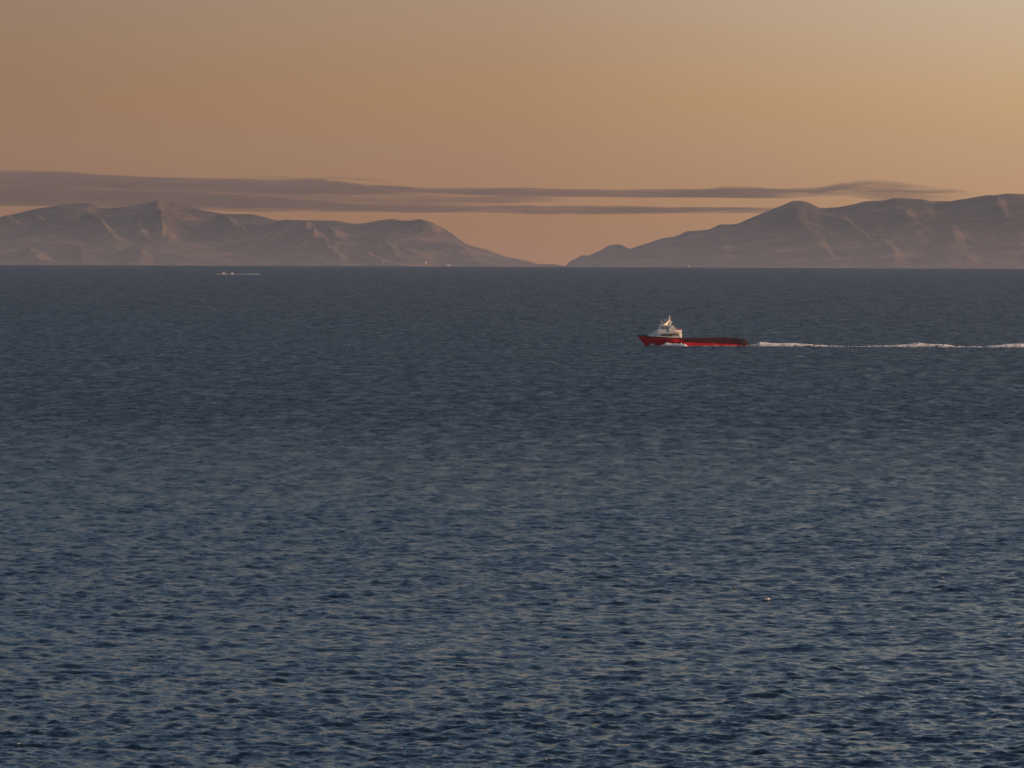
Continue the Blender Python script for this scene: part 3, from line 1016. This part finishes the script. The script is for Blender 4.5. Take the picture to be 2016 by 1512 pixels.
# whitecaps scattered over the open sea
CAPS = [(1505, 1178, 15, 4.2, 'brightest pale whitecap lying on the sea at the lower right'),
        (1447, 1159, 5, 0.8, 'tiny whitecap just above left of the brightest whitecap'),
        (1999, 1099, 6, 1.0, 'small whitecap at the right edge of the sea'),
        (1888, 1118, 4, 0.8, 'left one of two tiny whitecaps side by side at the right'),
        (1912, 1120.5, 4, 0.8, 'right one of two tiny whitecaps side by side at the right'),
        (1851, 1136, 7, 0.6, 'thin flat whitecap below the pair at the right'),
        (1232, 1143, 6, 0.9, 'small whitecap on the open sea right of centre'),
        (950, 1240, 7, 0.7, 'thin whitecap in the lower middle of the sea'),
        (1578, 1083, 9, 0.6, 'long thin pale whitecap above the brightest whitecap'),
        (27, 1477, 6, 0.9, 'small whitecap at the bottom left corner of the sea'),
        (270, 725, 9, 1.2, 'whitecap on the far sea at the left'),
        (686, 680, 5, 0.9, 'tiny far whitecap left of the red ship'),
        (790, 1475, 5, 0.8, 'small whitecap near the bottom edge of the sea'),
        (1090, 972, 4, 0.7, 'tiny whitecap at the very middle of the sea'),
        (266, 885, 6, 0.7, 'tiny whitecap in the left middle of the sea'),
        (1320, 1320, 5, 0.6, 'tiny whitecap in the lower sea below the brightest whitecap'),
        (1075, 1505, 5, 0.7, 'tiny whitecap at the bottom edge right of centre')]
for (u, v, wpx, hpx, lab) in CAPS:
    q = on_sea(u, v)
    # walk to the crest nearest to that spot, where a wave would break
    best = max(((wave_z(q.x, q.y + d) - drop(q.x, q.y + d), d) for d in np.linspace(-9, 9, 37)))
    yy = q.y + best[1]
    zz = wave_z(q.x, yy)
    mp_ = yy / FPX
    wm, hm = max(wpx, 4) * mp_, hpx * mp_ * 1.15
    G = np.zeros((15, 9, 3))
    for a in range(15):
        for b in range(9):
            fa, fb = a / 7.0 - 1, b / 4.0 - 1
            edge = max(0.0, 1 - fa * fa) ** 0.6 * max(0.0, 1 - fb * fb) ** 0.6
            nz = noise.noise(Vector((fa * 3 + u, fb * 2 + v, 0)))
            G[a, b] = (fa * wm * 0.5 * (1 + 0.2 * nz), fb * 0.6 * (1 + 0.3 * nz) + 0.5 * noise.noise(Vector((fa * 2 + v, 0, 0))), hm * edge * (0.75 + 0.8 * nz) - 0.06)
    wc = link('whitecap', grid_mesh('whitecap', G), mat=M_FOAM)
    wc.location = (q.x, yy - 0.3, zz + 0.05)
    tag(wc, lab, 'whitecap', 'whitecaps scattered over the sea')

# ------------------------------------------------------------------ small boat near the horizon
B = on_sea(440, 540.3)
KB = B.y / FPX
boat = empty('pilot_boat', (B.x, B.y, drop(B.x, B.y) - 0.2))
tag(boat, 'tiny orange boat speeding left near the horizon', 'boat')


def bh(i, j):
    f = i / 15.0
    x = -8.5 + 15.5 * f
    b = 2.3 * min(1, (f / 0.4)) ** 0.7
    zt = 2.6 - 1.1 * min(1, f / 0.6)
    j_ = j / 4.0
    return x + (1 - j_) * 2.2 * (1 - min(1, f / 0.3)), b * (0.55 + 0.45 * j_), -0.6 + (zt + 0.6) * j_


P = np.zeros((16, 10, 3))
for i in range(16):
    for j in range(5):
        x, b, z = bh(i, j)
        P[i, j] = (x, -b, z); P[i, 9 - j] = (x, b, z)
me = grid_mesh('hull', P, closed=True)
bm = bmesh.new(); bm.from_mesh(me)
bmesh.ops.holes_fill(bm, edges=[e for e in bm.edges if e.is_boundary], sides=0)
bmesh.ops.recalc_face_normals(bm, faces=bm.faces); bm.to_mesh(me); bm.free()
link('hull', me, boat, M_ORG)
prism('cabin', [(-3.2, 1.7), (-1.8, 4.2), (2.6, 4.2), (3.2, 1.5)], -1.7, 1.7, M_WHT, boat)
for s in (-1, 1):
    bm = bmesh.new(); box_bm(bm, 0.4, s * 1.73, 3.3, 3.6, 0.08, 0.8)
    bm_obj('window', bm, M_GLS, boat)
bm = bmesh.new(); tube_bm(bm, (1.2, 0, 4.1), (1.6, 0, 7.4), 0.12); box_bm(bm, 1.3, 0, 5.6, .3, 1.8, .2)
bm_obj('mast', bm, M_GRY, boat)
bo = boat.location
foam_strip('foam', -12, 6, lambda x: -3.2, bumps([(-12, 0.2), (-10, 1.5), (-7, 0.9), (-3, 1.3), (4, 1.2), (6, .5)]), lambda x: 1.6, M_FOAM,
           'white spray around the hull of the tiny orange boat', 'foam', 31, 0.5, origin=bo, kind='stuff')
foam_strip('wake', 6, 64, lambda x: 0.0, bumps([(6, 0.8), (9, 1.6), (12, 3.2), (14, 3.4), (18, 1.2), (26, 1.1), (34, 1.0), (40, 1.4), (48, 1.6), (54, 1.7), (60, 1.3), (64, 0.3)]),
           lambda x: 4.0, M_FOAM, 'short white wake behind the tiny orange boat near the horizon', 'wake', 33, 0.8, origin=bo, kind='stuff')

# ------------------------------------------------------------------ haze and coastal mist
def volume_mat(name, col, dens, aniso=0.0):
    m, t, out = new_mat(name)
    pv = N(t, 'ShaderNodeVolumePrincipled')
    pv.inputs['Color'].default_value = (*col, 1)
    pv.inputs['Density'].default_value = dens
    pv.inputs['Anisotropy'].default_value = aniso
    t.links.new(pv.outputs[0], out.inputs['Volume'])
    return m


bm = bmesh.new()
box_bm(bm, 0, 0, 225, 100000, 100000, 950)
hz = bm_obj('haze', bm, volume_mat('haze_air', (0.62, 0.73, 0.95), 0.75e-5))
tag(hz, 'pale haze in the air over the whole sea', kind='stuff')

# low coastal mist, a long wedge that thickens towards the foot of the islands
bm = bmesh.new()
sec = [(28500, drop(0, 28500) - 25), (44500, drop(0, 44500) - 25), (44500, drop(0, 44500) + 330)]
A = [bm.verts.new((-9000, y, z)) for y, z in sec]
Bv = [bm.verts.new((9000, y, z)) for y, z in sec]
bm.faces.new(A); bm.faces.new(Bv[::-1])
for i in range(3):
    bm.faces.new((A[i], Bv[i], Bv[(i + 1) % 3], A[(i + 1) % 3]))
mi = bm_obj('mist', bm, volume_mat('mist_air', (0.74, 0.76, 0.88), 1.15e-5))
tag(mi, 'low mist lying along the foot of both islands', kind='stuff')
